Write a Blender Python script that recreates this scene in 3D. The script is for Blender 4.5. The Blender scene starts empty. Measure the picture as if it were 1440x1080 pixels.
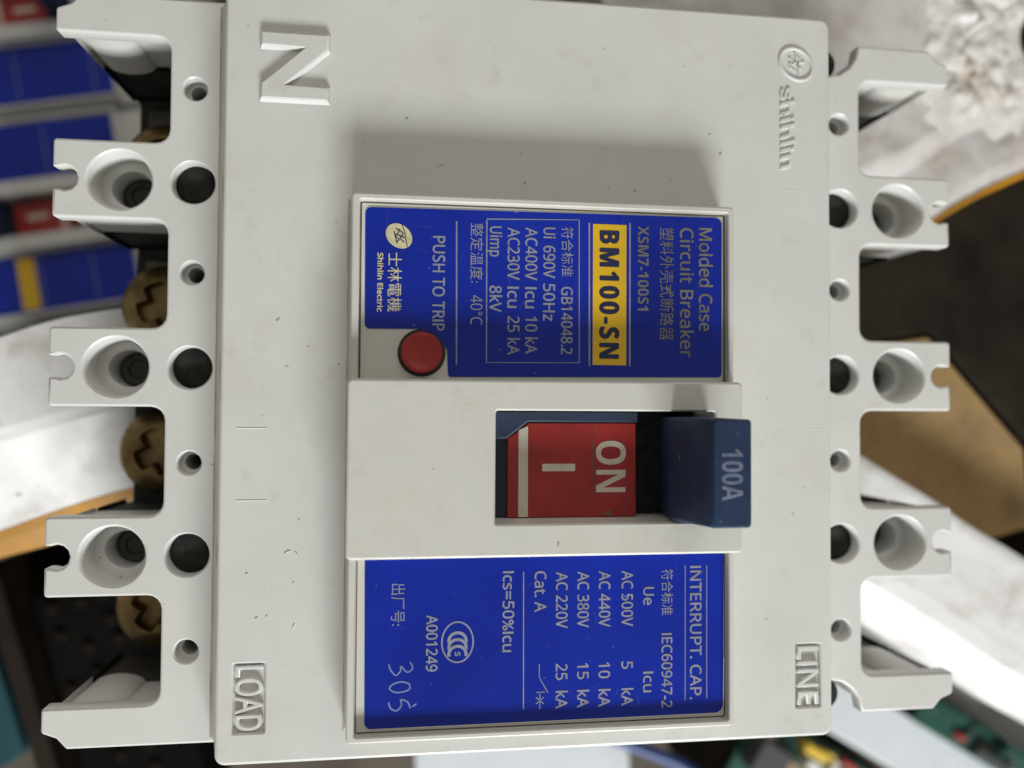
import bpy, bmesh, math, random
from mathutils import Vector, Matrix, noise

random.seed(7)
S = 0.001                     # all builder numbers are millimetres
FLOOR = -222.0                # floor height in the breaker's arm-plane frame
ZW = 222.0                    # lifts that frame so that the floor is at world z = 0
scene = bpy.context.scene
COL = scene.collection

# ------------------------------------------------------------------ camera
cam_d = bpy.data.cameras.new("camera")
cam = bpy.data.objects.new("camera", cam_d); COL.objects.link(cam)
cam.location = (-20.83 * S, -5.64 * S, (132.55 + ZW) * S)
cam.rotation_euler = (0.0254, -0.1298, 0.0063)
cam_d.sensor_fit = 'HORIZONTAL'; cam_d.sensor_width = 36.0
cam_d.lens = 1110.3 / 1440 * 36
cam_d.clip_start = 0.005; cam_d.clip_end = 50
cam_d.dof.use_dof = True
cam_d.dof.focus_distance = 0.121
cam_d.dof.aperture_fstop = 9.0
scene.camera = cam

# ------------------------------------------------------------------ light
world = bpy.data.worlds.new("World"); scene.world = world; world.use_nodes = True
bg = world.node_tree.nodes["Background"]
bg.inputs[0].default_value = (1.0, 0.98, 0.90, 1); bg.inputs[1].default_value = 0.24
ld = bpy.data.lights.new("window_light", 'AREA'); ld.shape = 'RECTANGLE'
ld.size = 0.42; ld.size_y = 0.19; ld.energy = 12.6; ld.color = (0.97, 1.0, 1.0)
lo = bpy.data.objects.new("window_light", ld); COL.objects.link(lo)
el, az, dist = math.radians(25), math.radians(9), 1.0
dirv = Vector((math.sin(az) * math.cos(el), -math.cos(az) * math.cos(el), math.sin(el)))
lo.location = dirv * dist + Vector((0, 0, ZW * S))
lo.rotation_euler = (-dirv).to_track_quat('-Z', 'Y').to_euler()
cl = bpy.data.lights.new("room_fill_light", 'AREA'); cl.shape = 'RECTANGLE'; cl.size = 1.3; cl.size_y = 1.0; cl.energy = 7.5; cl.color = (1.0, 0.97, 0.88)  # broad fill lamp added for soft room light, no actual window
clo = bpy.data.objects.new("room_fill_light", cl); COL.objects.link(clo); clo.location = (0.45, 1.45, 1.50)
clo.rotation_euler = (Vector((0, 0, .22)) - clo.location).to_track_quat('-Z', 'Y').to_euler()
scene.view_settings.view_transform = 'Standard'; scene.view_settings.look = 'None'
scene.view_settings.exposure = 0.10; scene.view_settings.gamma = 1.0
scene.render.engine = 'CYCLES'
scene.cycles.use_denoising = True
scene.cycles.max_bounces = 8

# ------------------------------------------------------------------ materials
def mat(name, col, rough=0.5, metal=0.0, var=0.06, vscale=60, bump=0.0, bscale=2500,
        specks=None, stain=None, spec=0.5, coat=0.0, smudge=None):
    m = bpy.data.materials.new(name); m.use_nodes = True
    nt = m.node_tree; N = nt.nodes; L = nt.links
    b = N["Principled BSDF"]
    b.inputs["Roughness"].default_value = rough; b.inputs["Metallic"].default_value = metal
    b.inputs["Specular IOR Level"].default_value = spec
    b.inputs["Coat Weight"].default_value = coat; b.inputs["Coat Roughness"].default_value = 0.15
    tc = N.new("ShaderNodeTexCoord")
    def noi(scale, detail=4, rough_=0.55):
        n = N.new("ShaderNodeTexNoise"); n.inputs["Scale"].default_value = scale
        n.inputs["Detail"].default_value = detail; n.inputs["Roughness"].default_value = rough_
        L.new(tc.outputs["Object"], n.inputs["Vector"]); return n
    n1 = noi(vscale)
    r = N.new("ShaderNodeValToRGB"); r.color_ramp.elements[0].position = 0.3; r.color_ramp.elements[1].position = 0.7
    lo_ = [max(0, c * (1 - var)) for c in col]; hi_ = [min(1, c * (1 + var)) for c in col]
    r.color_ramp.elements[0].color = (*lo_, 1); r.color_ramp.elements[1].color = (*hi_, 1)
    L.new(n1.outputs["Fac"], r.inputs["Fac"]); out = r.outputs["Color"]
    def mixin(src, fac_socket, colr):
        mx = N.new("ShaderNodeMix"); mx.data_type = 'RGBA'
        L.new(fac_socket, mx.inputs[0]); L.new(src, mx.inputs[6]); mx.inputs[7].default_value = (*colr, 1)
        return mx.outputs[2]
    def ramp(sock, p0, p1, top=1.0):
        q = N.new("ShaderNodeMapRange"); q.inputs[1].default_value = p0; q.inputs[2].default_value = p1
        q.inputs[4].default_value = top; L.new(sock, q.inputs[0]); return q.outputs[0]
    if stain:
        sc_, p0, p1, top, colr = stain
        out = mixin(out, ramp(noi(sc_, 6, 0.65).outputs["Fac"], p0, p1, top), colr)
    if smudge:
        sc_, p0, p1, top, colr = smudge
        out = mixin(out, ramp(noi(sc_, 8, 0.75).outputs["Fac"], p0, p1, top), colr)
    if specks:
        sc_, p0, colr = specks
        out = mixin(out, ramp(noi(sc_, 2, 0.5).outputs["Fac"], p0, p0 + 0.03, 0.7), colr)
    L.new(out, b.inputs["Base Color"])
    if bump:
        n2 = noi(bscale, 3); bp = N.new("ShaderNodeBump"); bp.inputs["Strength"].default_value = bump
        bp.inputs["Distance"].default_value = 0.0003
        L.new(n2.outputs["Fac"], bp.inputs["Height"]); L.new(bp.outputs["Normal"], b.inputs["Normal"])
    rr = N.new("ShaderNodeMapRange"); rr.inputs[3].default_value = max(0.02, rough - 0.08); rr.inputs[4].default_value = min(1, rough + 0.1)
    L.new(noi(vscale * 2.3, 5).outputs["Fac"], rr.inputs[0]); L.new(rr.outputs[0], b.inputs["Roughness"])
    return m

M = {}
M['plastic'] = mat('off_white_plastic', (0.615, 0.607, 0.582), 0.34, var=0.05, vscale=45, bump=0.10, bscale=3500,
                   specks=(620, 0.745, (0.16, 0.13, 0.10)), smudge=(170, 0.56, 0.78, 0.38, (0.45, 0.40, 0.33)), stain=(55, 0.55, 0.80, 0.35, (0.52, 0.46, 0.37)))
M['plastic_warm'] = mat('cream_plastic', (0.59, 0.575, 0.525), 0.34, var=0.03, vscale=50, bump=0.10, bscale=3500,
                        specks=(560, 0.745, (0.16, 0.13, 0.10)), smudge=(150, 0.55, 0.78, 0.4, (0.42, 0.36, 0.28)), stain=(45, 0.55, 0.8, 0.4, (0.46, 0.40, 0.30)))
M['black'] = mat('black_plastic', (0.022, 0.022, 0.020), 0.6, var=0.4, vscale=300, bump=0.1)
M['blue_label'] = mat('blue_label_foil', (0.003, 0.018, 0.29), 0.24, spec=0.4, var=0.2, vscale=40, bump=0.22, bscale=130,
                      specks=(900, 0.76, (0.25, 0.28, 0.5)))
M['silver'] = mat('silver_print', (0.25, 0.26, 0.34), 0.42, metal=0.15, var=0.18, vscale=700)
M['dim_print'] = mat('dim_gold_print', (0.17, 0.16, 0.14), 0.45, var=0.3, vscale=500)
M['faint_print'] = mat('faint_print', (0.13, 0.15, 0.22), 0.45, var=0.3, vscale=600)
M['faint_ink'] = mat('faint_ink', (0.16, 0.20, 0.42), 0.45, var=0.3, vscale=500)
M['cream_print'] = mat('cream_print', (0.55, 0.50, 0.32), 0.45, var=0.15, vscale=700)
M['yellow_print'] = mat('yellow_print', (0.70, 0.42, 0.012), 0.4, var=0.05, vscale=200)
M['navy_print'] = mat('navy_print', (0.012, 0.016, 0.06), 0.4, var=0.1)
M['red'] = mat('red_plastic', (0.31, 0.020, 0.018), 0.36, var=0.16, vscale=180, bump=0.05, specks=(700, 0.72, (0.05, 0.02, 0.02)))
M['white_print'] = mat('worn_white_print', (0.56, 0.50, 0.40), 0.5, var=0.1, vscale=400)
M['navy'] = mat('navy_plastic', (0.014, 0.029, 0.072), 0.55, spec=0.3, var=0.25, vscale=220, bump=0.12, bscale=1800,
                specks=(1100, 0.72, (0.12, 0.16, 0.24)))
M['mid_navy'] = mat('mid_navy_plastic', (0.014, 0.026, 0.06), 0.5, var=0.2, vscale=200)
M['dark_navy'] = mat('dark_navy_plastic', (0.010, 0.014, 0.026), 0.5, var=0.2, vscale=200)
M['brass'] = mat('yellow_zinc_steel', (0.25, 0.17, 0.075), 0.36, metal=0.85, var=0.5, vscale=260, bump=0.05)
M['tin'] = mat('dull_terminal_metal', (0.13, 0.12, 0.10), 0.5, metal=0.8, var=0.3, vscale=200)
M['deep_black'] = mat('screw_slot_black', (0.024, 0.024, 0.022), 0.7, var=0.5, vscale=500, bump=0.4, bscale=1500, spec=0.15)  # black of the screws and bolts; on the slot floor it paints depth
M['dark_grey'] = mat('dark_grey_plastic', (0.05, 0.05, 0.046), 0.6, var=0.3, vscale=300)
M['dust'] = mat('brown_dust', (0.36, 0.29, 0.21), 0.9, var=0.3, vscale=300)
M['label_scratch'] = mat('label_scratch', (0.05, 0.07, 0.30), 0.4, var=0.2, vscale=300)
M['void'] = mat('matt_black', (0.004, 0.0038, 0.0035), 0.9, var=0.4, vscale=60, spec=0.08)
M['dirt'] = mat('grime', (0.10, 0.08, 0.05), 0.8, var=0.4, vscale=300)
M['white_paint'] = mat('worn_white_paint', (0.76, 0.74, 0.73), 0.35, var=0.12, vscale=28, bump=0.25, bscale=160,
                       stain=(95, 0.50, 0.72, 0.6, (0.42, 0.36, 0.30)), specks=(420, 0.72, (0.2, 0.17, 0.14)))
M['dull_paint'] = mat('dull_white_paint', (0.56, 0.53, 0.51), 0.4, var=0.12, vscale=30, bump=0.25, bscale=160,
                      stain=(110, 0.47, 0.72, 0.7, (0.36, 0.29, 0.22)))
M['yellow_edge'] = mat('amber_edge', (0.46, 0.21, 0.012), 0.4, var=0.25, vscale=60, stain=(70, 0.5, 0.75, 0.6, (0.25, 0.12, 0.03)))
M['wrap'] = mat('crumpled_film', (0.72, 0.69, 0.66), 0.34, var=0.16, vscale=70, bump=0.5, bscale=260,
                stain=(60, 0.52, 0.66, 0.75, (0.30, 0.19, 0.09)))
M['carton'] = mat('brown_carton', (0.33, 0.21, 0.085), 0.75, var=0.18, vscale=40, bump=0.1, bscale=500, stain=(75, 0.45, 0.7, 0.6, (0.16, 0.10, 0.05)))
M['crate'] = mat('black_crate', (0.016, 0.012, 0.008), 0.85, var=0.6, vscale=45, spec=0.12)
M['floor'] = mat('dusty_floor', (0.095, 0.075, 0.055), 0.85, var=0.3, vscale=25, bump=0.2, bscale=200)
M['shade_grey'] = mat('shade_grey', (0.28, 0.28, 0.28), 0.5, var=0.1, vscale=30)
M['tray'] = mat('white_tray', (0.62, 0.65, 0.68), 0.4, var=0.06, vscale=30, stain=(26, 0.55, 0.75, 0.5, (0.38, 0.36, 0.33)))
M['pcb'] = mat('green_board', (0.016, 0.070, 0.05), 0.35, var=0.3, vscale=120)
M['teal'] = mat('teal_plastic', (0.005, 0.045, 0.055), 0.5, var=0.2)
M['bronze'] = mat('bronze', (0.014, 0.008, 0.0045), 0.8, metal=0.0, var=0.3, spec=0.1)
M['rust'] = mat('dark_rail', (0.022, 0.016, 0.012), 0.8, var=0.3, spec=0.1)
M['part_red'] = mat('component_red', (0.45, 0.03, 0.03), 0.4); M['part_yellow'] = mat('component_yellow', (0.75, 0.5, 0.05), 0.4)
M['part_white'] = mat('component_white', (0.7, 0.68, 0.62), 0.5); M['part_blue'] = mat('blue_cable', (0.03, 0.06, 0.20), 0.45)
M['part_tan'] = mat('component_tan', (0.30, 0.22, 0.13), 0.5); M['grey_chip'] = mat('component_grey', (0.06, 0.06, 0.065), 0.4)

# ------------------------------------------------------------------ mesh helpers
def link(name, me, m=None, parent=None, loc=(0, 0, 0)):
    o = bpy.data.objects.new(name, me); COL.objects.link(o)
    if m is not None: me.materials.clear(); me.materials.append(m)
    if parent is not None: o.parent = parent
    o.location = [c * S for c in loc]
    return o

def finish(bm, name, m, parent=None, loc=(0, 0, 0), ang=0.62):
    bmesh.ops.recalc_face_normals(bm, faces=bm.faces)
    for e in bm.edges:
        if len(e.link_faces) == 2: e.smooth = e.calc_face_angle(0) < ang
    bmesh.ops.scale(bm, vec=(S, S, S), verts=bm.verts)
    me = bpy.data.meshes.new(name); bm.to_mesh(me); bm.free()
    return link(name, me, m, parent, loc)

def area2(p): return sum(p[i - 1][0] * p[i][1] - p[i][0] * p[i - 1][1] for i in range(len(p)))
def ccw(p): return p if area2(p) > 0 else p[::-1]
def cw(p): return p if area2(p) < 0 else p[::-1]

def fillet(corners, n=5):
    """corners: (x, y) or (x, y, r) -> polyline with rounded corners"""
    out = []; k = len(corners)
    for i in range(k):
        c = corners[i]; p = Vector(c[:2]); r = c[2] if len(c) > 2 else 0
        if r <= 0: out.append(tuple(p)); continue
        a = (Vector(corners[i - 1][:2]) - p); b = (Vector(corners[(i + 1) % k][:2]) - p)
        la, lb = a.length, b.length; a /= la; b /= lb
        th = a.angle(b); t = min(r / math.tan(th / 2), la * 0.49, lb * 0.49); r2 = t * math.tan(th / 2)
        cen = p + (a + b).normalized() * (r2 / math.sin(th / 2))
        p0 = p + a * t; p1 = p + b * t
        a0 = math.atan2(p0.y - cen.y, p0.x - cen.x); a1 = math.atan2(p1.y - cen.y, p1.x - cen.x)
        d = (a1 - a0 + math.pi) % (2 * math.pi) - math.pi
        for j in range(n + 1):
            q = a0 + d * j / n; out.append((cen.x + r2 * math.cos(q), cen.y + r2 * math.sin(q)))
    return out

def rect(x0, x1, y0, y1, r=0, n=5): return fillet([(x0, y0, r), (x1, y0, r), (x1, y1, r), (x0, y1, r)], n)
def circle(x, y, r, n=32, ry=None, rot=0):
    ry = ry or r; c, s = math.cos(rot), math.sin(rot)
    return [(x + r * math.cos(a) * c - ry * math.sin(a) * s, y + r * math.cos(a) * s + ry * math.sin(a) * c)
            for a in (2 * math.pi * i / n for i in range(n))]

def inset(pts, d):
    if abs(d) < 1e-9: return [Vector(p[:2]) for p in pts]
    k = len(pts); out = []
    for i in range(k):
        p = Vector(pts[i]); e1 = (p - Vector(pts[i - 1])); e2 = (Vector(pts[(i + 1) % k]) - p)
        if e1.length < 1e-7: e1 = e2
        if e2.length < 1e-7: e2 = e1
        e1 = e1.normalized(); e2 = e2.normalized()
        n1 = Vector((-e1.y, e1.x)); n2 = Vector((-e2.y, e2.x))
        n = (n1 + n2) / max(0.4, 1 + n1.dot(n2)); out.append(p + n * d)
    return out

def bev(z0, z1, b=0.35, n=3, b0=0.0):
    """profile from bottom to top with a rounded top edge"""
    pr = [(z0, b0)]
    if b0: pr = [(z0, b0), (z0 + b0, 0)]
    for i in range(n + 1):
        t = math.pi / 2 * i / n; pr.append((z1 - b + b * math.sin(t), b * (1 - math.cos(t))))
    return pr

def add_prism(bm, loops, top=True, bottom=True):
    ends = [[], []]
    for pts, prof in loops:
        rings = []
        for z, d in prof:
            rings.append([bm.verts.new((p.x, p.y, z)) for p in inset(pts, d)])
        k = len(pts)
        for a, b in zip(rings, rings[1:]):
            for i in range(k):
                f = bm.faces.new((a[i], a[(i + 1) % k], b[(i + 1) % k], b[i])); f.smooth = True
        for w, rg in ((0, rings[0]), (1, rings[-1])):
            for i in range(k):
                e = bm.edges.get((rg[i], rg[(i + 1) % k])); ends[w].append(e)
    for w, on in ((0, bottom), (1, top)):
        if on:
            r = bmesh.ops.triangle_fill(bm, use_beauty=True, use_dissolve=False, edges=ends[w], normal=(0, 0, 1 if w else -1))
            for g in r['geom']:
                if isinstance(g, bmesh.types.BMFace): g.smooth = False
    return bm

def prism(name, loops, m, parent=None, loc=(0, 0, 0), top=True, bottom=True, floors=(), ang=0.62):
    bm = bmesh.new(); add_prism(bm, loops, top, bottom)
    for pts, z in floors:
        bm.faces.new([bm.verts.new((p[0], p[1], z)) for p in pts])
    return finish(bm, name, m, parent, loc, ang)

def flat(name, pts, z, m, parent=None, loc=(0, 0, 0)):
    bm = bmesh.new(); vs = [bm.verts.new((p[0], p[1], z)) for p in ccw(list(pts))]
    es = [bm.edges.new((vs[i - 1], vs[i])) for i in range(len(vs))]
    bmesh.ops.triangle_fill(bm, use_beauty=True, edges=es, normal=(0, 0, 1))
    return finish(bm, name, m, parent, loc)

def box(name, x0, x1, y0, y1, z0, z1, m, parent=None, loc=(0, 0, 0), r=0.8, b=0.4):
    return prism(name, [(ccw(rect(x0, x1, y0, y1, r, 3)), bev(z0, z1, b, 2))], m, parent, loc)

def lines(name, polys, w, z, m, parent=None):
    """flat printed strokes: list of polylines"""
    bm = bmesh.new()
    for pl in polys:
        pl = [Vector(p) for p in pl]; k = len(pl); L_, R_ = [], []
        for i in range(k):
            d = (pl[min(i + 1, k - 1)] - pl[max(i - 1, 0)]).normalized(); n = Vector((-d.y, d.x)) * w / 2
            L_.append(bm.verts.new((*(pl[i] + n), z))); R_.append(bm.verts.new((*(pl[i] - n), z)))
        for i in range(k - 1): bm.faces.new((L_[i], R_[i], R_[i + 1], L_[i + 1]))
    return finish(bm, name, m, parent)

def each(name, polys, w, z, m, parent=None):
    return [lines(name, [p], w, z, m, parent) for p in polys]

def text(name, s, X, Y0, Y1, cap, z, m, parent=None, bold=0.0, ext=0.0, bevel=0.0, shear=0.0, heavy=False, space=1.0):
    """lettering that reads towards -Y with its head towards +X; X is the mid-line of the capitals"""
    cu = bpy.data.curves.new('lettering', 'FONT'); cu.body = msans(s, heavy); cu.size = 1.0;  cu.shear = shear
    cu.resolution_u = 3; cu.space_character = space; size = cap / 0.70
    cu.extrude = ext / size; cu.bevel_depth = bevel / size; cu.bevel_resolution = 1
    to = bpy.data.objects.new('lettering', cu); COL.objects.link(to)
    dg = bpy.context.evaluated_depsgraph_get(); dg.update()
    me = bpy.data.meshes.new_from_object(to.evaluated_get(dg))
    bpy.data.objects.remove(to); bpy.data.curves.remove(cu)
    xs = [v.co.x for v in me.vertices]; x0, x1 = min(xs), max(xs); sx = abs(Y1 - Y0) / (x1 - x0)
    for v in me.vertices:
        u = (v.co.x - x0) * sx; h = (v.co.y - 0.35) * size; zz = v.co.z * size + z
        v.co = (S * (X + h), S * (Y0 - u), S * zz)
    me.name = name
    spread = bold * 3.0 if heavy else (0.045 if s.isascii() and not ext else 0)
    if spread:                                                # ink spread: the same glyphs printed again a hair apart
        bm = bmesh.new(); bm.from_mesh(me); src = list(bm.faces)
        for k, (dx, dy) in enumerate(((spread, 0), (-spread, 0), (0, spread), (0, -spread))):
            d = bmesh.ops.duplicate(bm, geom=src)
            for g_ in d['geom']:
                if isinstance(g_, bmesh.types.BMVert): g_.co += Vector((dx * S, dy * S, (k + 1) * .003 * S))
        bm.to_mesh(me); bm.free()
    return link(name, me, m, parent)

def msans(s, heavy):
    o = ''
    for ch in s:
        if 'A' <= ch <= 'Z' and ch != 'I': o += chr((0x1D5D4 if heavy else 0x1D5A0) + ord(ch) - 65)
        elif 'a' <= ch <= 'z': o += chr((0x1D5EE if heavy else 0x1D5BA) + ord(ch) - 97)
        elif '0' <= ch <= '9': o += chr((0x1D7EC if heavy else 0x1D7E2) + ord(ch) - 48)
        else: o += ch
    return o

def empty(name, loc, rz=0.0, label=None, cat=None, group=None):
    o = bpy.data.objects.new(name, None); COL.objects.link(o)
    o.location = (loc[0] * S, loc[1] * S, (loc[2] + ZW) * S); o.rotation_euler = (0, 0, rz)
    o.empty_display_size = 0.01
    if label: o['label'] = label; o['category'] = cat
    if group: o['group'] = group
    return o

def copy_tree(o, parent=None):
    c = o.copy(); COL.objects.link(c); c.parent = parent
    for ch in list(o.children): copy_tree(ch, c)
    return c

def child_box(name, parent, size, at, m, rz=0.0, b=0.3):
    """box part centred at (x, y), standing on z"""
    sx, sy, sz = size
    o = box(name, -sx / 2, sx / 2, -sy / 2, sy / 2, 0, sz, m, parent, at, r=min(sx, sy) * 0.12, b=min(b, sz * 0.3))
    o.rotation_euler = (0, 0, rz); return o

# ------------------------------------------------------------------ the setting
bm = bmesh.new()
g = 60; W = 900.0
vs = [[bm.verts.new((-W + 2 * W * i / g, -W + 2 * W * j / g, 1.2 * noise.noise((i * .4, j * .4, 0)))) for j in range(g + 1)] for i in range(g + 1)]
for i in range(g):
    for j in range(g):
        bm.faces.new((vs[i][j], vs[i + 1][j], vs[i + 1][j + 1], vs[i][j + 1])).smooth = True
fl = finish(bm, 'floor', M['floor']); fl['kind'] = 'structure'
fl.location.z = (FLOOR + ZW - 1.5) * S

# ------------------------------------------------------------------ the circuit breaker
BASE = -36.0
br = empty('circuit_breaker', (0, 0, BASE), 0,
           'large off-white circuit breaker with blue labels, ON toggle and red push button, nearest the camera', 'circuit breaker')
UP = (0, 0, -BASE)

def arms_outline(xe=77.2, corner_cut=True, d=0.0):
    def side(cut):
        p = []
        if cut:
            for i in range(9):
                a = math.pi - math.pi * i / 8 * 1.0
                p.append((53.7 + 5.8 * math.cos(a), -59.9 + 5.8 * math.sin(a)))
        p += [(73.4, -59.9, 0.6), (74.9, -58.2, 0.9), (xe, -57.3, 0.7), (xe, -53.5, 0.5), (59.6, -53.5, 2.2)]
        for yc in (-30, 0, 30):
            p += [(59.6, yc - 6.3, 2.2), (xe, yc - 6.3, 0.6), (xe, yc - 1.75, 0.25)]
            for i in range(9):
                a = math.radians(-62 - (298 - 62) * i / 8)
                p.append((75.4 + 1.95 * math.cos(a), yc + 1.95 * math.sin(a)))
            p += [(xe, yc + 1.75, 0.25), (xe, yc + 6.3, 0.6), (59.6, yc + 6.3, 2.2)]
        p += [(59.6, 53.5, 2.2), (xe, 53.5, 0.5), (xe, 57.3, 0.7), (74.9, 58.2, 0.9), (73.4, 59.9, 0.6)]
        if cut:
            for i in range(9):
                a = -math.pi * i / 8
                p.append((53.7 + 5.8 * math.cos(a), 59.9 + 5.8 * math.sin(a)))
        return p
    right = side(corner_cut)
    left = [(-c[0], -c[1], *c[2:]) for c in side(False)]
    return ccw(fillet(right + left, 4))

out = arms_outline()
loops = [(out, [(-17.0, 1.3), (-2.9, 1.3), (-2.8, 0.1), (-2.6, 0.0), (-1.2, 0.0)] + bev(-1.2, 0.0, 0.4)[1:])]
for sx in (-1, 1):
    for yc in (-30, 0, 30):
        big = []
        for i in range(36):                                   # slightly egg-shaped screw well, point outwards
            a = 2 * math.pi * i / 36; r = 4.65 + 0.45 * max(0, math.cos(a)) ** 3
            big.append((sx * (66.9 + r * math.cos(a)), yc + r * math.sin(a)))
        loops.append((cw(big), [(-17, -1.6), (-6.5, -1.6), (-6.2, -1.5), (-6.0, -1.2), (-5.9, 0.0), (-0.5, 0.0), (-0.2, 0.12), (0, 0.42)]))
        loops.append((cw(circle(sx * 55.8, yc, 3.35)), [(-17, 0), (-0.5, 0.0), (-0.2, 0.08), (0, 0.3)]))
    for yc in (-45.3, -15.3, 15.3, 45.3):
        loops.append((cw(circle(sx * 55.7, yc, 1.85, 20)), [(-17, -0.55), (-2.6, -0.55), (-2.4, 0), (-0.3, 0.0), (0, 0.25)]))
bm = bmesh.new(); add_prism(bm, loops)
for v in bm.verts:                                            # the outer barriers are hollowed further below their lip
    if v.co.z < -2.85 and abs(v.co.x) > 61 and 54.3 < abs(v.co.y) < 55.4: v.co.y += math.copysign(0.7, v.co.y)
finish(bm, 'housing', M['plastic'], br, UP)

# black moulded base with the terminal floor
b_out = [tuple(p) for p in inset(out, 1.55)]
bm = bmesh.new()
add_prism(bm, [(b_out, [(-31.5, 0), (-17.1, 0)])])
add_prism(bm, [(ccw(rect(-74.6, 74.6, -59.5, 59.5, 1.0)), [(-36.0, 0), (-31.6, 0.2)])])
for sx in (-1, 1):
    for yc in (-57.0, -30, 0, 30, 57.0):
        h = 4.7 if abs(yc) < 50 else 2.2
        add_prism(bm, [(ccw(rect(min(sx * 74.7, sx * 75.6), max(sx * 74.7, sx * 75.6), yc - h, yc + h, 0.4)), [(-35.5, 0), (-31.6, 0)])])
for sx in (-1, 1):
    for yc in (-30, 0, 30):
        prism('well_dark_post', [(ccw(circle(sx * 66.95, yc, 2.95, 24)), [(-17.0, 0), (-10.6, 0), (-10.3, .3), (-10.3, 1.2), (-10.9, 1.4)])], M['dark_grey'], br, UP)  # dark post added to paint the unlit bottom of the deep well
finish(bm, 'base', M['black'], br, UP)

# rounded ribs inside the outer barriers
for sx in (-1, 1):
    for sy in (-1, 1):
        bm = bmesh.new()
        add_prism(bm, [(ccw(circle(sx * 71.2, sy * 55.7, 4.4, 24, 1.9)), [(-16.9, 0), (-3.2, 0), (-2.95, 0.2)])])
        finish(bm, 'barrier_rib', M['plastic'], br, UP)

# terminal plates, terminal screws, black recessed screws
def screw_mesh(name, r, h, cross, depth, m, cw_=0.2):
    w = r * cw_; L_ = r * cross
    c = cw(fillet([(L_, -w, w * .5), (L_, w, w * .5), (w, w, .1), (w, L_, w * .5), (-w, L_, w * .5), (-w, w, .1), (-L_, w, w * .5), (-L_, -w, w * .5),
                   (-w, -w, .1), (-w, -L_, w * .5), (w, -L_, w * .5), (w, -w, .1)], 2))
    bm = bmesh.new()
    prof = [(0, 0), (h * 0.45, 0)] + [(h * 0.45 + h * 0.55 * math.sin(t), r * 0.42 * (1 - math.cos(t))) for t in (0.4, 0.8, 1.2, 1.57)]
    add_prism(bm, [(ccw(circle(0, 0, r, 32)), prof), (c, [(h - depth, -w * 0.3), (h, 0)])], bottom=False)
    bm.faces.new([bm.verts.new((p[0], p[1], h - depth)) for p in circle(0, 0, r * cross * 1.02, 16)])
    o = finish(bm, name, m); me = o.data; bpy.data.objects.remove(o); return me
sc_me = screw_mesh('terminal_screw', 8.0, 4.6, 0.62, 2.4, M['brass'], 0.25)
sk_me = screw_mesh('recessed_screw', 3.3, 1.3, 0.3, 0.15, M['deep_black'])
for sx in (-1, 1):
    for yc, ys in ((-45, -44.6), (-15, -15.0), (15, 12.9), (45, 40.6)):
        box('terminal_plate', sx * 66 - 6.4, sx * 66 + 6.4, yc - 7.4, yc + 7.4, -31.4, -30.2, M['tin'], br, UP, r=0.6, b=0.3)
        s = link('terminal_screw', sc_me, None, br, (sx * 68.0, ys, -30.1 - BASE)); s.rotation_euler = (0, 0, random.uniform(0, 3))
    for yc in (-30, 0, 30):
        s = link('recessed_screw', sk_me, None, br, (sx * 55.8, yc, -3.3 - BASE)); s.rotation_euler = (0, 0, random.uniform(0, 3))
for sy in (-1, 1):
    o = prism('corner_bolt', [(ccw(circle(0, 0, 2.9, 20)), bev(-16.9, -1.6, 0.5))], M['deep_black'], br, (53.2, sy * 57.0, -BASE))

# cover
cov = ccw(rect(-49.3, 49.3, -60.1, 60.1, 1.6))
pock = [rect(-46.7, -42.0, -55.4, -44.9, 0.25, 2), rect(42.9, 47.2, -55.3, -44.9, 0.25, 2)]
loops = [(cov, [(-0.05, 0), (0.5, 0), (7.3, 0)] + bev(7.3, 8.3, 0.55)[1:])]
for p in pock: loops.append((cw(p), [(-0.05, 0), (8.1, 0), (8.3, 0.2)]))
bm = bmesh.new(); add_prism(bm, loops)
for p in pock: bm.faces.new([bm.verts.new((q[0], q[1], 7.55)) for q in inset(ccw(p), -0.1)])
for v in bm.verts:                                             # mould draft on the two ends
    if abs(v.co.x) > 48.5:
        t = max(0, 7.6 - v.co.z); v.co.x += math.copysign(0.27 * t + (0.35 if t > 7.5 else 0), v.co.x)
cover = finish(bm, 'cover', M['plastic'], br, UP)
text('embossed_lettering', 'LOAD', -44.4, -45.3, -55.0, 3.7, 7.7, M['plastic'], cover, bold=0.01, ext=0.42, bevel=0.13)
text('embossed_lettering', 'LINE', 45.05, -45.3, -54.9, 3.4, 7.7, M['plastic'], cover, bold=0.01, ext=0.42, bevel=0.13)
text('embossed_lettering', 'shihlin', 41.55, 47.9, 33.8, 2.2, 8.3, M['plastic'], cover, bold=0.03, ext=0.16, bevel=0.12, shear=-0.2)
# raised N of the neutral pole
Npts = [(0, 0), (2.5, 0), (2.5, 6.4), (8.1, 0), (10.7, 0), (10.7, 10.4), (8.2, 10.4), (8.2, 4.0), (2.6, 10.4), (0, 10.4)]
Nw = ccw([(-43.9 + h, 51.5 - u) for u, h in Npts])
prism('embossed_letter', [(Nw, [(8.2, -0.15), (8.6, 0), (9.15, 0.18), (9.3, 0.42)])], M['plastic'], cover)
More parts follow.
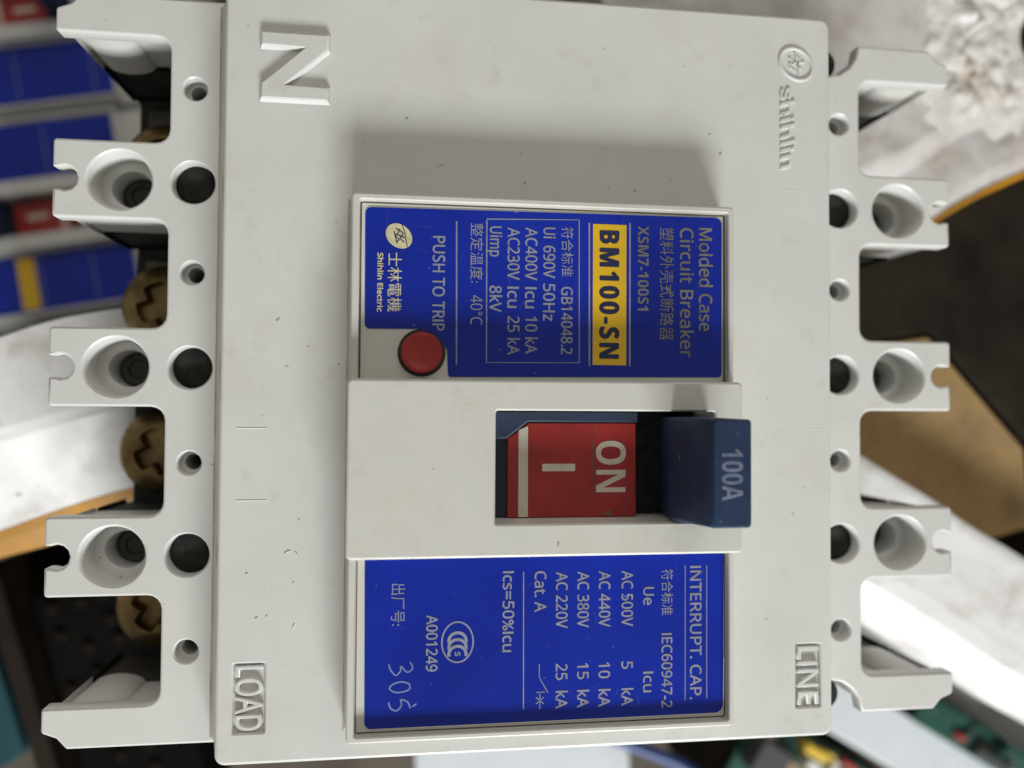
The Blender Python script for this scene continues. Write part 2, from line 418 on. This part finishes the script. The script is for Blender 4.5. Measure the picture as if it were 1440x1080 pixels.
# round maker's emblem, raised ring and strokes
e1 = circle(43.2, 51.9, 3.4, 40, 2.75, math.radians(-35)); e2 = circle(43.2, 51.9, 2.75, 40, 2.15, math.radians(-35))
prism('embossed_emblem', [(ccw(e1), [(8.2, 0), (8.5, .05), (8.62, 0.2)]), (cw(e2), [(8.2, 0), (8.5, .05), (8.62, 0.2)])], M['plastic'], cover)
for pl in ([(42.0, 52.9), (42.7, 52.2), (42.2, 51.3), (43.0, 50.6)], [(43.2, 53.3), (43.9, 52.6), (43.3, 51.7), (44.1, 51.0)], [(42.0, 51.9), (44.6, 52.3)], [(43.0, 53.8), (43.8, 50.2)]):
    for a, b_ in zip(pl, pl[1:]):
        d = (Vector(b_) - Vector(a)).normalized(); n = Vector((-d.y, d.x)) * 0.19
        q = [Vector(a) - n - d * .1, Vector(b_) - n + d * .1, Vector(b_) + n + d * .1, Vector(a) + n - d * .1]
        prism('embossed_stroke', [(ccw([tuple(v) for v in q]), [(8.2, 0), (8.48, .03), (8.55, .09)])], M['plastic'], cover)
# faint knock-out mould lines
for (xa, xb, y, hh) in ((-46.8, -42.2, -9.45, .05), (-46.7, -42.1, -20.4, .05), (38.6, 48.6, 30.5, .0), (43.1, 48.1, -9.35, .0), (43.1, 48.1, -20.4, .0)):
    prism('mould_line', [(ccw(rect(xa, xb, y - .14, y + .14)), [(8.25, 0), (8.32 + hh, .1)])], M['plastic'], cover)
# small dents and chips with raised burrs
for (x, y, a, l) in ((-39.0, -28.3, .5, 1.1), (-37.6, -28.6, -1.0, 0.9), (-37.9, -39.6, 1.2, 1.1), (-43.4, -38.2, .3, .6), (-41.9, -38.0, 1.0, .5), (-44.9, -31.5, .4, .5), (-38.0, -33.0, .9, .45), (-36.2, 3.0, .2, .4)):
    d = Vector((math.cos(a), math.sin(a))) * l / 2; n = Vector((-d.y, d.x)).normalized() * 0.16
    q = [(x - d.x, y - d.y), (x + n.x, y + n.y), (x + d.x, y + d.y), (x - n.x, y - n.y)]
    prism('scuff', [(ccw(q), [(8.2, 0), (8.42, .04)])], M['plastic'], cover)

# raised name-plate frame with its recessed floor
fo = ccw(rect(-29.5, 29.6, -55.2, 25.7, 0.6, 3)); fi = cw(rect(-28.35, 28.75, -54.3, 24.75, 0.4, 3))
frame = prism('label_frame', [(fo, [(8.25, -0.9), (8.6, -0.62), (9.2, -0.45), (13.9, -0.05)] + bev(13.9, 14.5, 0.3)[1:]), (fi, [(8.25, 0), (14.3, 0), (14.5, 0.15)])],
              M['plastic_warm'], br, UP, floors=[(rect(-28.4, 28.8, -3.0, 24.8), 12.9), (rect(-28.4, 28.8, -54.4, -27.0), 12.9)])
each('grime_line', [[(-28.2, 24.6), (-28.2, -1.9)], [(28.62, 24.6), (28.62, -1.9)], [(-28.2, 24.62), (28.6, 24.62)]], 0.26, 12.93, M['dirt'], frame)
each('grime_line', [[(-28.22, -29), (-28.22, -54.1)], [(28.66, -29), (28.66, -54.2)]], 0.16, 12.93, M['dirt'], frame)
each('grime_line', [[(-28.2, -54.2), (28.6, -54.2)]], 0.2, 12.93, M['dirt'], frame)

# raised centre piece with the toggle opening
co = ccw(rect(-29.6, 29.55, -27.9, -2.0, 0.8, 4)); so_ = cw(rect(-8.25, 25.2, -23.1, -6.5, 0.4, 3))
prism('handle_surround', [(co, [(8.25, -0.4), (17.5, 0)] + bev(17.5, 18.0, 0.4)[1:]), (so_, [(8.25, 0), (17.7, 0), (18.0, 0.25)])],
      M['plastic_warm'], br, UP)

# navy slider inside the opening, red position flag, white markings
box('slider', -8.1, 14.75, -23.0, -6.6, 8.4, 11.2, M['dark_navy'], br, UP, r=0.3, b=0.2)
box('slot_floor', 14.85, 25.0, -23.0, -6.6, 8.3, 8.7, M['deep_black'], br, UP, r=0.2, b=0.1)  # floor coloured black so the slot reads as a dark void
flag = prism('position_flag', [(ccw(fillet([(-5.7, -23.0), (14.7, -23.0), (14.6, -8.4), (-2.4, -8.4), (-5.7, -10.8)])), bev(11.1, 11.75, 0.15))], M['red'], br, UP)
prism('slider_rib', [(ccw([(-8.0, -10.9), (-5.9, -10.9), (-2.6, -8.3), (14.8, -8.3), (14.8, -6.7), (-8.0, -6.7)]), bev(11.1, 12.3, 0.3))], M['mid_navy'], br, UP)
flat('stripe', [(-4.0, -22.9), (-2.5, -22.9), (-2.55, -8.95), (-4.0, -9.55)], 11.78, M['white_print'], flag)
flat('on_bar', rect(-0.3, 4.9, -15.9, -14.75, .15, 2), 11.78, M['white_print'], flag)
text('lettering', 'ON', 10.55, -11.2, -19.2, 4.6, 11.78, M['white_print'], flag, heavy=True)
each('scratch', [[(8.3, -8.5), (7.7, -11.5), (7.6, -14.0), (7.9, -19.5)]], 0.14, 11.78, M['dirt'], flag)
each('scratch', [[(9.6, -22.3), (10.6, -22.6), (10.4, -21.9)]], 0.5, 11.78, M['dirt'], flag)

# toggle handle, leaning towards the line side
bm = bmesh.new()
rows = []
for z, x0, x1, y0, y1 in ((8.7, 19.4, 23.6, -22.6, -7.4), (15.5, 18.5, 23.9, -22.7, -7.35), (18.2, 18.2, 24.2, -22.8, -7.3), (26.5, 19.85, 25.85, -22.45, -7.45), (28.4, 20.2, 26.15, -22.4, -7.45), (29.0, 20.6, 25.8, -22.05, -7.8)):
    rows.append([bm.verts.new((p[0], p[1], z)) for p in rect(x0, x1, y0, y1, 0.55, 3)])
for a, b_ in zip(rows, rows[1:]):
    for i in range(len(a)):
        bm.faces.new((a[i], a[(i + 1) % len(a)], b_[(i + 1) % len(a)], b_[i])).smooth = True
bm.faces.new(rows[-1]); bm.faces.new(rows[0])
handle = finish(bm, 'toggle_handle', M['navy'], br, UP)
text('lettering', '100A', 23.15, -11.5, -18.6, 2.9, 29.03, M['faint_print'], handle, heavy=True)

# red trip button in a dark well
ring = prism('button_well', [(ccw(circle(-19.0, 2.1, 3.62, 32)), [(12.85, 0), (13.0, 0.02)])], M['black'], br, UP)
bm = bmesh.new()
add_prism(bm, [(ccw(circle(-19.0, 2.1, 3.1, 36)), [(12.9, 0), (13.8, 0), (14.05, .12), (14.1, .35), (13.95, .8), (13.8, 1.6), (13.75, 2.4)])])
for f in bm.faces: f.smooth = True
finish(bm, 'trip_button', M['red'], br, UP)

# ---- upper label with its print
LZ = 13.02; T = 13.09
l1 = ccw(fillet([(-27.6, 23.9, 1.0), (-27.5, 5.6, .8), (-19.5, 5.7, .4), (-16.6, 4.7, 1.2), (-15.2, 2.6, .8), (-15.0, -1.5, .5), (28.2, -1.1, .6), (28.25, 24.3, 1.2)], 4))
lab1 = prism('label_plate', [(l1, [(12.9, 0), (LZ + .03, .03)])], M['blue_label'], br, UP)
lab1['label'] = 'blue label with yellow strip above the toggle'
def t1(s, X, a, b_, cap, m='silver', **k): return text('lettering', s, X, a, b_, cap, T, M[m], lab1, **k)
t1('Molded Case', 25.5, 22.5, 6.2, 2.05, 'dim_print'); t1('Circuit Breaker', 22.4, 22.4, 2.0, 2.05, 'dim_print')
t1('塑料外壳式断路器', 19.1, 22.4, 4.6, 1.75, 'dim_print'); t1('XSM7-100S1', 15.35, 22.5, 9.2, 1.7, 'dim_print', heavy=True)
flat('yellow_strip', rect(7.3, 12.65, 0.6, 22.55), T, M['yellow_print'], lab1)
text('lettering', 'BM100-SN', 9.9, 21.5, 1.7, 2.9, T + .03, M['navy_print'], lab1, heavy=True, bold=.035, space=1.2)
each('printed_line', [[(6.72, 22.7), (6.8, 0.4)], [(13.2, 22.9), (13.22, 0.45)]], 0.26, T, M['silver'], lab1)
each('printed_line', [[(-9.3, 22.7), (5.1, 23.1), (5.2, 0.9), (-9.2, 0.75), (-9.29, 22.5)]], 0.2, T, M['silver'], lab1)
each('printed_line', [[(-13.9, 22.2), (-13.75, 0.4)]], 0.22, T, M['silver'], lab1)
t1('符合标准', 3.2, 21.9, 14.2, 1.45); t1('GB14048.2', 3.2, 12.6, 2.2, 1.7)
t1('Ui', .4, 21.7, 20.1, 1.75); t1('690V', .4, 18.9, 13.9, 1.75); t1('50Hz', .4, 13.0, 7.3, 1.75)
t1('AC400V', -2.4, 21.6, 13.5, 1.75); t1('Icu', -2.4, 12.4, 9.2, 1.75); t1('10 kA', -2.35, 7.9, 2.2, 1.75)
t1('AC230V', -5.15, 21.5, 13.5, 1.75); t1('Icu', -5.15, 12.4, 9.2, 1.75); t1('25 kA', -5.1, 7.9, 2.0, 1.75)
t1('Uimp', -7.9, 21.6, 17.0, 1.75); t1('8kV', -7.9, 12.5, 8.5, 1.75)
t1('整定温度:', -10.85, 22.0, 12.9, 1.5); t1('40°C', -10.8, 11.0, 6.5, 1.75)
t1('PUSH TO TRIP', -16.55, 19.8, 5.5, 1.75)
t1('士林電機', -23.2, 17.1, 8.2, 1.6, 'cream_print'); t1('Shihlin Electric', -25.3, 17.0, 8.2, .75, 'cream_print')
flat('printed_emblem', circle(-22.55, 19.65, 2.15, 36, 1.7, math.radians(-40)), T, M['cream_print'], lab1)
each('printed_emblem_stroke', [[(-22.1, 21.4), (-21.7, 20.2), (-21.3, 18.0)]], 0.13, T + .03, M['navy_print'], lab1)
each('printed_emblem_stroke', [[(-23.0, 20.8), (-22.5, 20.3), (-23.1, 19.7), (-22.5, 19.1), (-22.9, 18.7)], [(-22.6, 20.7), (-21.9, 20.0), (-22.4, 19.3), (-21.8, 18.7)], [(-23.3, 20.3), (-22.8, 18.5)], [(-23.0, 19.9), (-21.7, 19.4)]], 0.17, T + .03, M['navy_print'], lab1)

# ---- lower label with its print
l2 = ccw(fillet([(-27.1, -28.4, .2), (-26.9, -53.7, 1.0), (28.4, -53.6, 1.3), (28.55, -28.6, .2)], 4))
lab2 = prism('label_plate', [(l2, [(12.9, 0), (LZ + .03, .03)])], M['blue_label'], br, UP)
lab2['label'] = 'blue interrupting-capacity label with a certification mark below the toggle'
bq = [p for p in l2 if True]
lines('label_edge', [[(-26.7, -53.72), (27.4, -53.62), (28.1, -53.2), (28.42, -52.4), (28.5, -45)]], 0.12, LZ + .045, M['part_white'], lab2)
def t2(s, X, a, b_, cap, m='silver', **k): return text('lettering', s, X, a, b_, cap, T, M[m], lab2, **k)
t2('INTERRUPT. CAP.', 23.9, -30.7, -51.3, 1.75, bold=.01)
each('printed_line', [[(25.7, -30.6), (25.7, -51.3)], [(22.2, -30.5), (22.2, -51.4)]], 0.14, T, M['silver'], lab2)
t2('符合标准', 19.25, -31.1, -38.2, 1.45); t2('IEC60947-2', 19.25, -41.0, -52.4, 1.6)
t2('Ue', 16.3, -33.8, -36.5, 1.6); t2('Icu', 16.3, -46.8, -49.9, 1.6)
for v, a, X in (('AC 500V', '5', 12.9), ('AC 440V', '10', 9.3), ('AC 380V', '15', 5.95), ('AC 220V', '25', 2.62)):
    t2(v, X, -31.2, -39.7, 1.7); t2(a, X, -45.1, -46.2 if a == '5' else -47.5, 1.7); t2('kA', X, -49.2, -51.8, 1.7)
t2('Cat. A', -.7, -31.0, -37.1, 1.7)
each('printed_symbol', [[(-.8, -45.0), (-.8, -47.0)], [(-.8, -47.0), (.55, -49.4)], [(-.7, -49.2), (-.7, -51.8)], [(-1.25, -49.25), (.05, -49.25)], [(-1.3, -50.0), (-.1, -51.0)], [(-.1, -50.0), (-1.3, -51.0)]], 0.15, T, M['silver'], lab2)
each('printed_line', [[(-3.3, -31.0), (-3.2, -51.7)]], 0.17, T, M['silver'], lab2)
t2('Ics=50%Icu', -5.6, -30.9, -43.0, 1.65); t2('A001249', -17.1, -37.2, -45.5, 1.6)
t2('出厂号:', -22.2, -32.4, -38.6, 1.6)
ell = circle(-13.25, -41.3, 2.35, 48, 3.0)
lines('printed_mark', [ell + [ell[0]]], 0.24, T, M['silver'], lab2)
for k, dy in enumerate((1.35, .35, -.65)):
    arc = [(-13.25 + 1.3 * math.sin(a), -41.3 + dy - 1.15 + 1.2 * math.cos(a)) for a in [math.radians(-105 + 210 * i / 14) for i in range(15)]]
    lines('printed_mark', [arc], 0.46, T + .01 * k, M['silver'], lab2)
t2('S', -13.25, -42.75, -43.35, .75)
hand = [[(-20.3, -44.0), (-19.9, -44.9), (-20.7, -45.5), (-21.6, -44.6), (-21.7, -45.3), (-22.4, -45.9), (-23.2, -45.0), (-23.4, -44.2)],
        [(-20.4, -47.2), (-21.4, -46.9), (-22.6, -47.1), (-23.3, -47.8), (-22.4, -48.4), (-21.0, -48.3), (-20.3, -47.9), (-20.4, -47.2)],
        [(-20.2, -50.8), (-20.6, -49.9), (-21.6, -49.5), (-21.5, -50.3), (-22.2, -51.1), (-23.1, -50.7), (-23.4, -49.8)], [(-19.3, -50.2), (-19.9, -50.6)]]
def smooth_pl(p, n=6):
    o = []; k = len(p)
    for i in range(k - 1):
        p0, p1, p2, p3 = [Vector(p[max(0, min(k - 1, i + j))]) for j in (-1, 0, 1, 2)]
        for j in range(n):
            t = j / n; o.append(tuple(0.5 * ((2 * p1) + (p2 - p0) * t + (2 * p0 - 5 * p1 + 4 * p2 - p3) * t * t + (3 * p1 - p0 - 3 * p2 + p3) * t ** 3)))
    return o + [p[-1]]
each('handwriting', [smooth_pl(p) for p in hand], 0.22, T, M['faint_ink'], lab2)

rs = random.Random(3)
for lab, (xa, xb, ya, yb) in ((lab1, (-26, 27, 6.5, 23.5)), (lab2, (-26, 27, -52.5, -30))):
    for k in range(16):
        x, y, a, l = rs.uniform(xa, xb), rs.uniform(ya, yb), rs.uniform(0, 3.14), rs.uniform(.4, 2.6)
        lines('scratch', [[(x, y), (x + l * .5 * math.cos(a), y + l * .5 * math.sin(a)), (x + l * math.cos(a + .1), y + l * math.sin(a + .1))]], rs.uniform(.03, .07), T - .015, M['label_scratch'], lab)
# dust caught along the foot of the cover, the frame and the centre piece
for (xa, ya, xb, yb, w, z) in ((-51.75, -59, -51.75, 59, .30, .03), (-30.35, -55.6, -30.35, 26.2, .18, 8.33), (-30, 26.55, 30, 26.55, .16, 8.33), (-29, -2.02, 29, -1.9, .1, 14.53)):
    n_ = 40; pts = [(xa + (xb - xa) * i / n_ + rs.uniform(-.05, .05), ya + (yb - ya) * i / n_) if xa == xb else (xa + (xb - xa) * i / n_, ya + (yb - ya) * i / n_ + rs.uniform(-.04, .04)) for i in range(n_ + 1)]
    lines('dust_line', [pts], w, z - BASE, M['dust'], br)
# rub marks on the casing
for k in range(20):
    x, y = rs.uniform(-47, 47), rs.uniform(-58, 58)
    if -31 < x < 31 and -57 < y < 27: continue
    a, l = rs.uniform(0, 3.14), rs.uniform(.2, 1.1)
    lines('scuff', [[(x, y), (x + l * math.cos(a), y + l * math.sin(a))]], rs.uniform(.05, .14), 8.315, M['dust'], cover)

# ------------------------------------------------------------------ smaller breakers lying on the floor beside
def small_breaker():
    root = empty('small_circuit_breaker', (0, 0, FLOOR), 0, 'x', 'circuit breaker', 'smaller breakers lying on the floor')
    body = box('body', -60, 60, -36, 36, 0, 50, M['plastic'], root, r=2, b=1)
    prism('label_frame', [(ccw(rect(-29.5, 29.5, -35.2, 35.2, .8)), bev(49.8, 56, .5)), (cw(rect(-28.6, 28.6, -34.2, 34.2, .3)), [(49.8, 0), (56, .1)])],
          M['plastic'], root, floors=[(rect(-28.7, 28.7, -34.3, -11.0), 54.6), (rect(-28.7, 28.7, 11.0, 34.3), 54.6)])
    prism('handle_surround', [(ccw(rect(-29.6, 29.6, -12.4, 12.4, .8)), bev(49.8, 59, .5)), (cw(rect(-14, 20, -7, 7, .4)), [(49.8, 0), (59, .2)])], M['plastic'], root)
    box('slider', -13.9, 19.9, -6.9, 6.9, 50, 53, M['black'], root, r=.3)
    fl_ = box('position_flag', -9, 10, -6, 6, 53.02, 54.4, M['red'], root, r=.3)
    flat('marking', rect(-7, -5.4, -5.8, 5.8), 54.43, M['white_print'], fl_); flat('marking', rect(-1, 6, -.9, .9), 54.43, M['white_print'], fl_)
    box('toggle_handle', 12, 18, -5.5, 5.5, 53, 70, M['navy'], root, r=.6)
    la = box('label_plate', -27.8, 28.2, 13.2, 33.6, 54.62, 54.9, M['blue_label'], root, r=.5, b=.05)
    flat('yellow_strip', rect(6, 12, 14, 32.8), 54.95, M['yellow_print'], la)
    each('printed_line', [[(x, 15), (x, 32)] for x in (-13.5, 4.5)], .3, 54.95, M['silver'], la)
    lb = box('label_plate', -27.8, 28.2, -33.6, -13.2, 54.62, 54.9, M['blue_label'], root, r=.5, b=.05)
    each('printed_line', [[(x, -15), (x, -32)] for x in (-4, 22)], .3, 54.95, M['silver'], lb)
    for sx in (-1, 1):
        for yc in (-24, 0, 24):
            flat('screw_hole', circle(sx * 54, yc, 3.2, 20), 50.05, M['black'], body)
    return root
R190 = math.radians(190.2)
A = small_breaker(); A['label'] = 'smaller breaker with red toggle and yellow-striped blue label, just above the white panel'
A.location = (-150.6 * S, 61 * S, (FLOOR + ZW) * S); A.rotation_euler = (0, 0, R190)
B = copy_tree(A); B['label'] = 'smaller breaker in the top left corner, partly out of the frame'
B.location = (-161.5 * S, 134.5 * S, (FLOOR + ZW) * S); B.rotation_euler = (0, 0, R190 + .01 + math.pi)

# ------------------------------------------------------------------ white panels, carton and crates under the breaker
def panel(name, a, b_, prof, yprof, label, wob=0.0, n=40, seed=0, rough=1.0, zlim=-46.0, paint='white_paint'):
    """profile (v, z) swept from a to b; v runs to the left of a->b. yprof is the amber edge strip"""
    root = empty(name, (a[0], a[1], 0), 0, label, 'shelf board')
    A_ = Vector(a); d = Vector(b_) - A_; L_ = d.length; d.normalize(); nv = Vector((-d.y, d.x))
    def refine(pr):
        o = []
        for k in range(len(pr)):
            p, q = Vector(pr[k]), Vector(pr[(k + 1) % len(pr)]); L2 = (q - p).length
            o.append(tuple(p))
            if L2 > 1.6:
                ts = [0.35 / L2] + [x / max(2, int(L2 / 2)) for x in range(1, max(2, int(L2 / 2)))] + [1 - 0.35 / L2]
                o += [tuple(p.lerp(q, t)) for t in ts]
        return o
    for nm, pr, m in (('sheet', prof, M[paint]), ('edge_strip', yprof, M['yellow_edge'])):
        if not pr: continue
        pr = refine(pr)
        bm = bmesh.new(); rows = []
        for i in range(n + 1):
            t = L_ * i / n; row = []
            for k, (v, z) in enumerate(pr):
                w = wob * noise.noise((t * .05, v * .05, seed)) if wob else 0
                p = d * t + nv * (v + w * .7); crease = -abs(noise.noise((t * .09, v * .13, seed + 4.0))) * 1.1 * rough - abs(noise.noise((t * .3, v * .3, seed))) * .5 * rough if z > zlim and nm == 'sheet' else 0
                row.append(bm.verts.new((p.x, p.y, z + crease + (w * .25 if z < -37.2 else 0))))
            rows.append(row)
        for r0, r1 in zip(rows, rows[1:]):
            for k in range(len(pr)):
                k2 = (k + 1) % len(pr); bm.faces.new((r0[k], r0[k2], r1[k2], r1[k])).smooth = True
        bm.faces.new(rows[0]); bm.faces.new(rows[-1])
        finish(bm, nm, m, root, ang=0.7)
    return root
top = -36.4
# panel left of the breaker (runs from lower left, under the breaker)
prof = [(2, top), (-15.5, top), (-18, top - .8), (-34.5, top - 10.0), (-36, top - 11.2), (-36, top - 14), (2, top - 14)]
yp = [(-34.8, top - 10.0), (-37, top - 11.0), (-41.0, top - 13.6), (-41.0, top - 15.5), (-34.8, top - 15.5)]
dL = Vector((23.4, 7.1)).normalized()
pa = Vector((-102, 5.4)) - dL * 60; pb = Vector((-78.6, 11.6)) + dL * 40
panel('shelf_board', pa, pb, prof, yp, 'white panel with amber edge sticking out at the left below the blue labels', 2.6, 80, 3, 0.4)
# panel at the upper right
dR = Vector((40, 20.8)).normalized()
pa = Vector((84, 28.3)) - dR * 30; pb = Vector((84, 28.3)) + dR * 59.3
prof = [(0.8, top - 11.5), (1.5, top - 9.5), (4.5, top - 7.4), (8.5, top - 6.7), (14.0, top - 6.5), (14.6, top - 6.2), (18.4, top - .7), (19.4, top - .1), (20.4, top), (95, top), (95, top - 12.3), (0.8, top - 12.3)]
yp = [(-0.6, top - 11.0), (-0.3, top - 10.4), (0.7, top - 10.0), (0.7, top - 12.4), (-0.6, top - 12.4)]
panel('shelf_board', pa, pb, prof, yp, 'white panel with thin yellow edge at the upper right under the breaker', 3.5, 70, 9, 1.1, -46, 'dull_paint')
# panel at the lower right
dP = Vector((41, -24.3)).normalized()
pa = Vector((82, -16.7)) - dP * 16; pb = Vector((123, -41.0)) + dP * 40
prof = [(0, top - .6), (-1.0, top - .1), (-2.5, top), (-20, top), (-24, top - .6), (-28, top - 2.4), (-31, top - 5), (-32.6, top - 7.5), (-33, top - 10), (-33, top - 13), (0, top - 13)]
panel('shelf_board', pa, pb, prof, None, 'thick white panel with bright rolled edge at the lower right, beside the brown carton', 1.0, 60, 5, 0.45)

# crumpled film lying on the upper right panel
cf = empty('crumpled_film', (108, 78, top + .2), 0.0, 'crumpled stained plastic film lying on the upper right white panel', 'plastic film')
bm = bmesh.new(); nx, ny = 46, 80; rows = []
for i in range(nx + 1):
    row = []
    for j in range(ny + 1):
        u = i / nx * 2 - 1; v = j / ny
        cx = 10 * math.sin(v * 2.4 + .5) - 6 + 3 * noise.noise((v * 4, 1.3, 0)); w = 13.5 + 5.0 * noise.noise((v * 5, 7.7, 0))
        x = cx + u * w; y = -19 + v * 62 + 7 * noise.noise((u * 2.2, 5.1, 0)) * (1 - v)
        h = (abs(noise.noise((x * .16, y * .16, 0))) * 2.6 + abs(noise.noise((x * .42, y * .42, 3))) * 2.2 + .6) * max(0, 1 - u * u) ** .8 * min(1, v * 7) * min(1, 7 - 7 * v)
        row.append(bm.verts.new((x, y, -.8 + h)))
    rows.append(row)
for i in range(nx):
    for j in range(ny):
        bm.faces.new((rows[i][j], rows[i + 1][j], rows[i + 1][j + 1], rows[i][j + 1])).smooth = True
finish(bm, 'film_sheet', M['wrap'], cf, ang=3)

# brown carton to the right, black crates around
def poly_box(name, pts, z0, z1, m, label, cat, b=0.6):
    cx = sum(p[0] for p in pts) / len(pts); cy = sum(p[1] for p in pts) / len(pts)
    bm = bmesh.new(); add_prism(bm, [(ccw(fillet([(p[0] - cx, p[1] - cy, 1.0) for p in pts], 3)), bev(0, z1 - z0, b))])
    o = finish(bm, name, m); o.location = (cx * S, cy * S, (z0 + ZW) * S); o['label'] = label; o['category'] = cat
    return o
ct = poly_box('cardboard_carton', [(58, -28), (120, -40), (136, -36), (134, -16), (108, 12.0), (92, 9.5), (58, 9.5)], FLOOR, -49.6, M['carton'],
              'brown cardboard carton between the two white panels at the right', 'carton')
poly_box('black_case', [(138, -50), (190, -60), (190, 150), (58, 150), (58, 60), (58, 10.6), (92.5, 10.8), (109, 13.2), (136, -15)], FLOOR, -48.9, M['crate'],  # near edge stretched over the carton to stand in for its deep shade
         'black case at the right, partly standing in for deep shade on the brown carton', 'case')
poly_box('black_case', [(-110, -20), (-48, -6), (-48, 20), (-150, 0), (-150, -28)], FLOOR, -50.4, M['crate'],
         'black case under the white panel at the left', 'case')

# ------------------------------------------------------------------ lower left: terminal block, rail, teal box
tb = empty('terminal_block', (-118, -92, FLOOR), math.radians(16), 'black terminal block with rows of bronze screws at the lower left', 'terminal block')
bm = bmesh.new(); add_prism(bm, [(ccw(rect(-8.5, 26, -48, 30, 1.5)), bev(0, 95, 1))]); finish(bm, 'block', M['void'], tb)
scr = prism('screw', [(ccw(circle(0, 0, 1.7, 18)), bev(0, 1.2, .5))], M['bronze'], tb, (-4, -40, 95.0))
for c in range(4):
    for r_ in range(9):
        if (c == 0 and r_ == 0) or random.random() < .3: continue
        link('screw', scr.data, None, tb, (-4 + c * 8.2 + random.uniform(-1.2, 1.2), -40 + r_ * 8.2 + random.uniform(-1.5, 1.5), 95.0))
rl = empty('metal_rail', (-130.5, -97, FLOOR), math.radians(17), 'dark brown metal rail at the lower left edge of the photo', 'rail')
bm = bmesh.new(); add_prism(bm, [(ccw(rect(-2.3, 2.3, -60, 45, .6)), bev(0, 100, 1))]); finish(bm, 'web', M['rust'], rl)
bm = bmesh.new(); add_prism(bm, [(ccw(rect(-2.7, 2.7, -60, 45, .6)), bev(100.05, 104, .6))]); finish(bm, 'flange', M['rust'], rl)
tl = empty('teal_box', (-157.5, -94, FLOOR), math.radians(17), 'small teal plastic box at the left edge below the amber strip', 'box')
child_box('body', tl, (40, 46, 98), (0, 0, 0), M['teal']); child_box('lid', tl, (41, 47, 6), (0, 0, 98.05), M['teal'])

# ------------------------------------------------------------------ lower right: grey sheet, white trays, circuit boards
def slab(name, cx, cy, sx, sy, z0, z1, rz, m, label, cat):
    root = empty(name, (cx, cy, z0), rz, label, cat)
    o = box('top_plate', -sx / 2, sx / 2, -sy / 2, sy / 2, (z1 - z0) - 3, z1 - z0, m, root, r=1.2, b=.5)
    box('side_wall', -sx / 2 + 1, sx / 2 - 1, -sy / 2 + 1, sy / 2 - 1, 0, (z1 - z0) - 3.05, m, root, r=1, b=.1)
    return root
ang = math.radians(-31)
slab('shade_slab', 169, -96, 150, 24, FLOOR, -122, ang, M['shade_grey'], 'grey slab standing in for the shaded surface below the lower right panel', 'housing')  # added slab whose grey stands for a surface lying in shade
slab('white_tray', 135, -113, 150, 18, FLOOR, -117, ang, M['tray'], 'white tray running diagonally between two green circuit boards', 'tray')
slab('white_tray', 18, -131, 70, 34, FLOOR, -124, math.radians(4), M['tray'], 'white tray showing below the middle of the breaker', 'tray')

def board(cx, cy, z, rz, sx, sy, label, seed, comps):
    root = empty('circuit_board', (cx, cy, z), rz, label, 'circuit board')
    box('substrate', -sx / 2, sx / 2, -sy / 2, sy / 2, 0, 1.6, M['pcb'], root, r=.5, b=.2)
    for nm, sz, at, m in comps: child_box(nm, root, sz, (*at, 1.62), M[m])
    rnd = random.Random(seed)
    for k in range(16):
        child_box('chip', root, (rnd.uniform(1.5, 4), rnd.uniform(1.2, 3), rnd.uniform(.8, 1.8)), (rnd.uniform(-sx / 2 + 3, sx / 2 - 3), rnd.uniform(-sy / 2 + 2, sy / 2 - 2), 1.62),
                  M[rnd.choice(['grey_chip', 'grey_chip', 'part_white', 'pcb', 'tin'])], rnd.choice([0, 1.57]))
    return root
def stand(cx, cy, rz, sx, sy, z, label):
    root = empty('equipment_chassis', (cx, cy, FLOOR), rz, label, 'chassis')
    box('body', -sx / 2, sx / 2, -sy / 2, sy / 2, 0, z - FLOOR, M['crate'], root, r=1); return root
board(181, -124.5, -118, ang, 70, 11, 'green circuit board along the right edge at the bottom', 1,
      [('connector', (12, 3, 4), (-6, -3), 'grey_chip'), ('heat_sink', (20, 4, 5), (6, 3), 'pcb'), ('resistor', (4, 1.6, 2), (-18, -2), 'part_red'), ('capacitor', (4, 3, 4), (16, -3), 'grey_chip')])
stand(181, -124.5, ang, 72, 11.6, -118.2, 'black chassis under the right-hand circuit board')
board(114, -136, -121, ang, 62, 34, 'green circuit board with yellow and red parts at the bottom edge', 2,
      [('connector', (9, 3, 5), (-9, 13.5), 'part_yellow'), ('connector', (5, 3, 6), (-8.5, 9.5), 'part_white'), ('resistor', (6, 1.6, 2.4), (5, 15.2), 'part_red'), ('resistor', (5, 1.4, 2.4), (-3, 14.8), 'part_yellow'),
       ('capacitor', (5, 6, 7), (23, 12), 'part_tan'), ('transformer', (11, 11, 9), (-24, 4), 'grey_chip'), ('relay', (7, 9, 6), (-15, 3), 'part_tan')])
stand(114, -136, ang, 64, 36, -121.2, 'black chassis under the lower circuit board')
# blue cable
cu = bpy.data.curves.new('blue_cable', 'CURVE'); cu.dimensions = '3D'; cu.bevel_depth = 2.2 * S; cu.bevel_resolution = 3; cu.resolution_u = 8
sp = cu.splines.new('NURBS'); P = [(30, -104, -113), (46, -112, -115), (60, -118, -116), (74, -124, -117), (86, -140, -119)]
sp.points.add(len(P) - 1)
for q, p in zip(sp.points, P): q.co = (p[0] * S, p[1] * S, (p[2] + ZW) * S, 1)
sp.use_endpoint_u = True; sp.order_u = 4
to = bpy.data.objects.new('t', cu); COL.objects.link(to); dg = bpy.context.evaluated_depsgraph_get(); dg.update()
me = bpy.data.meshes.new_from_object(to.evaluated_get(dg)); bpy.data.objects.remove(to); bpy.data.curves.remove(cu)
for f in me.polygons: f.use_smooth = True
cb = link('blue_cable', me, M['part_blue']); cb['label'] = 'dark blue cable crossing beside the circuit board at the bottom'; cb['category'] = 'cable'
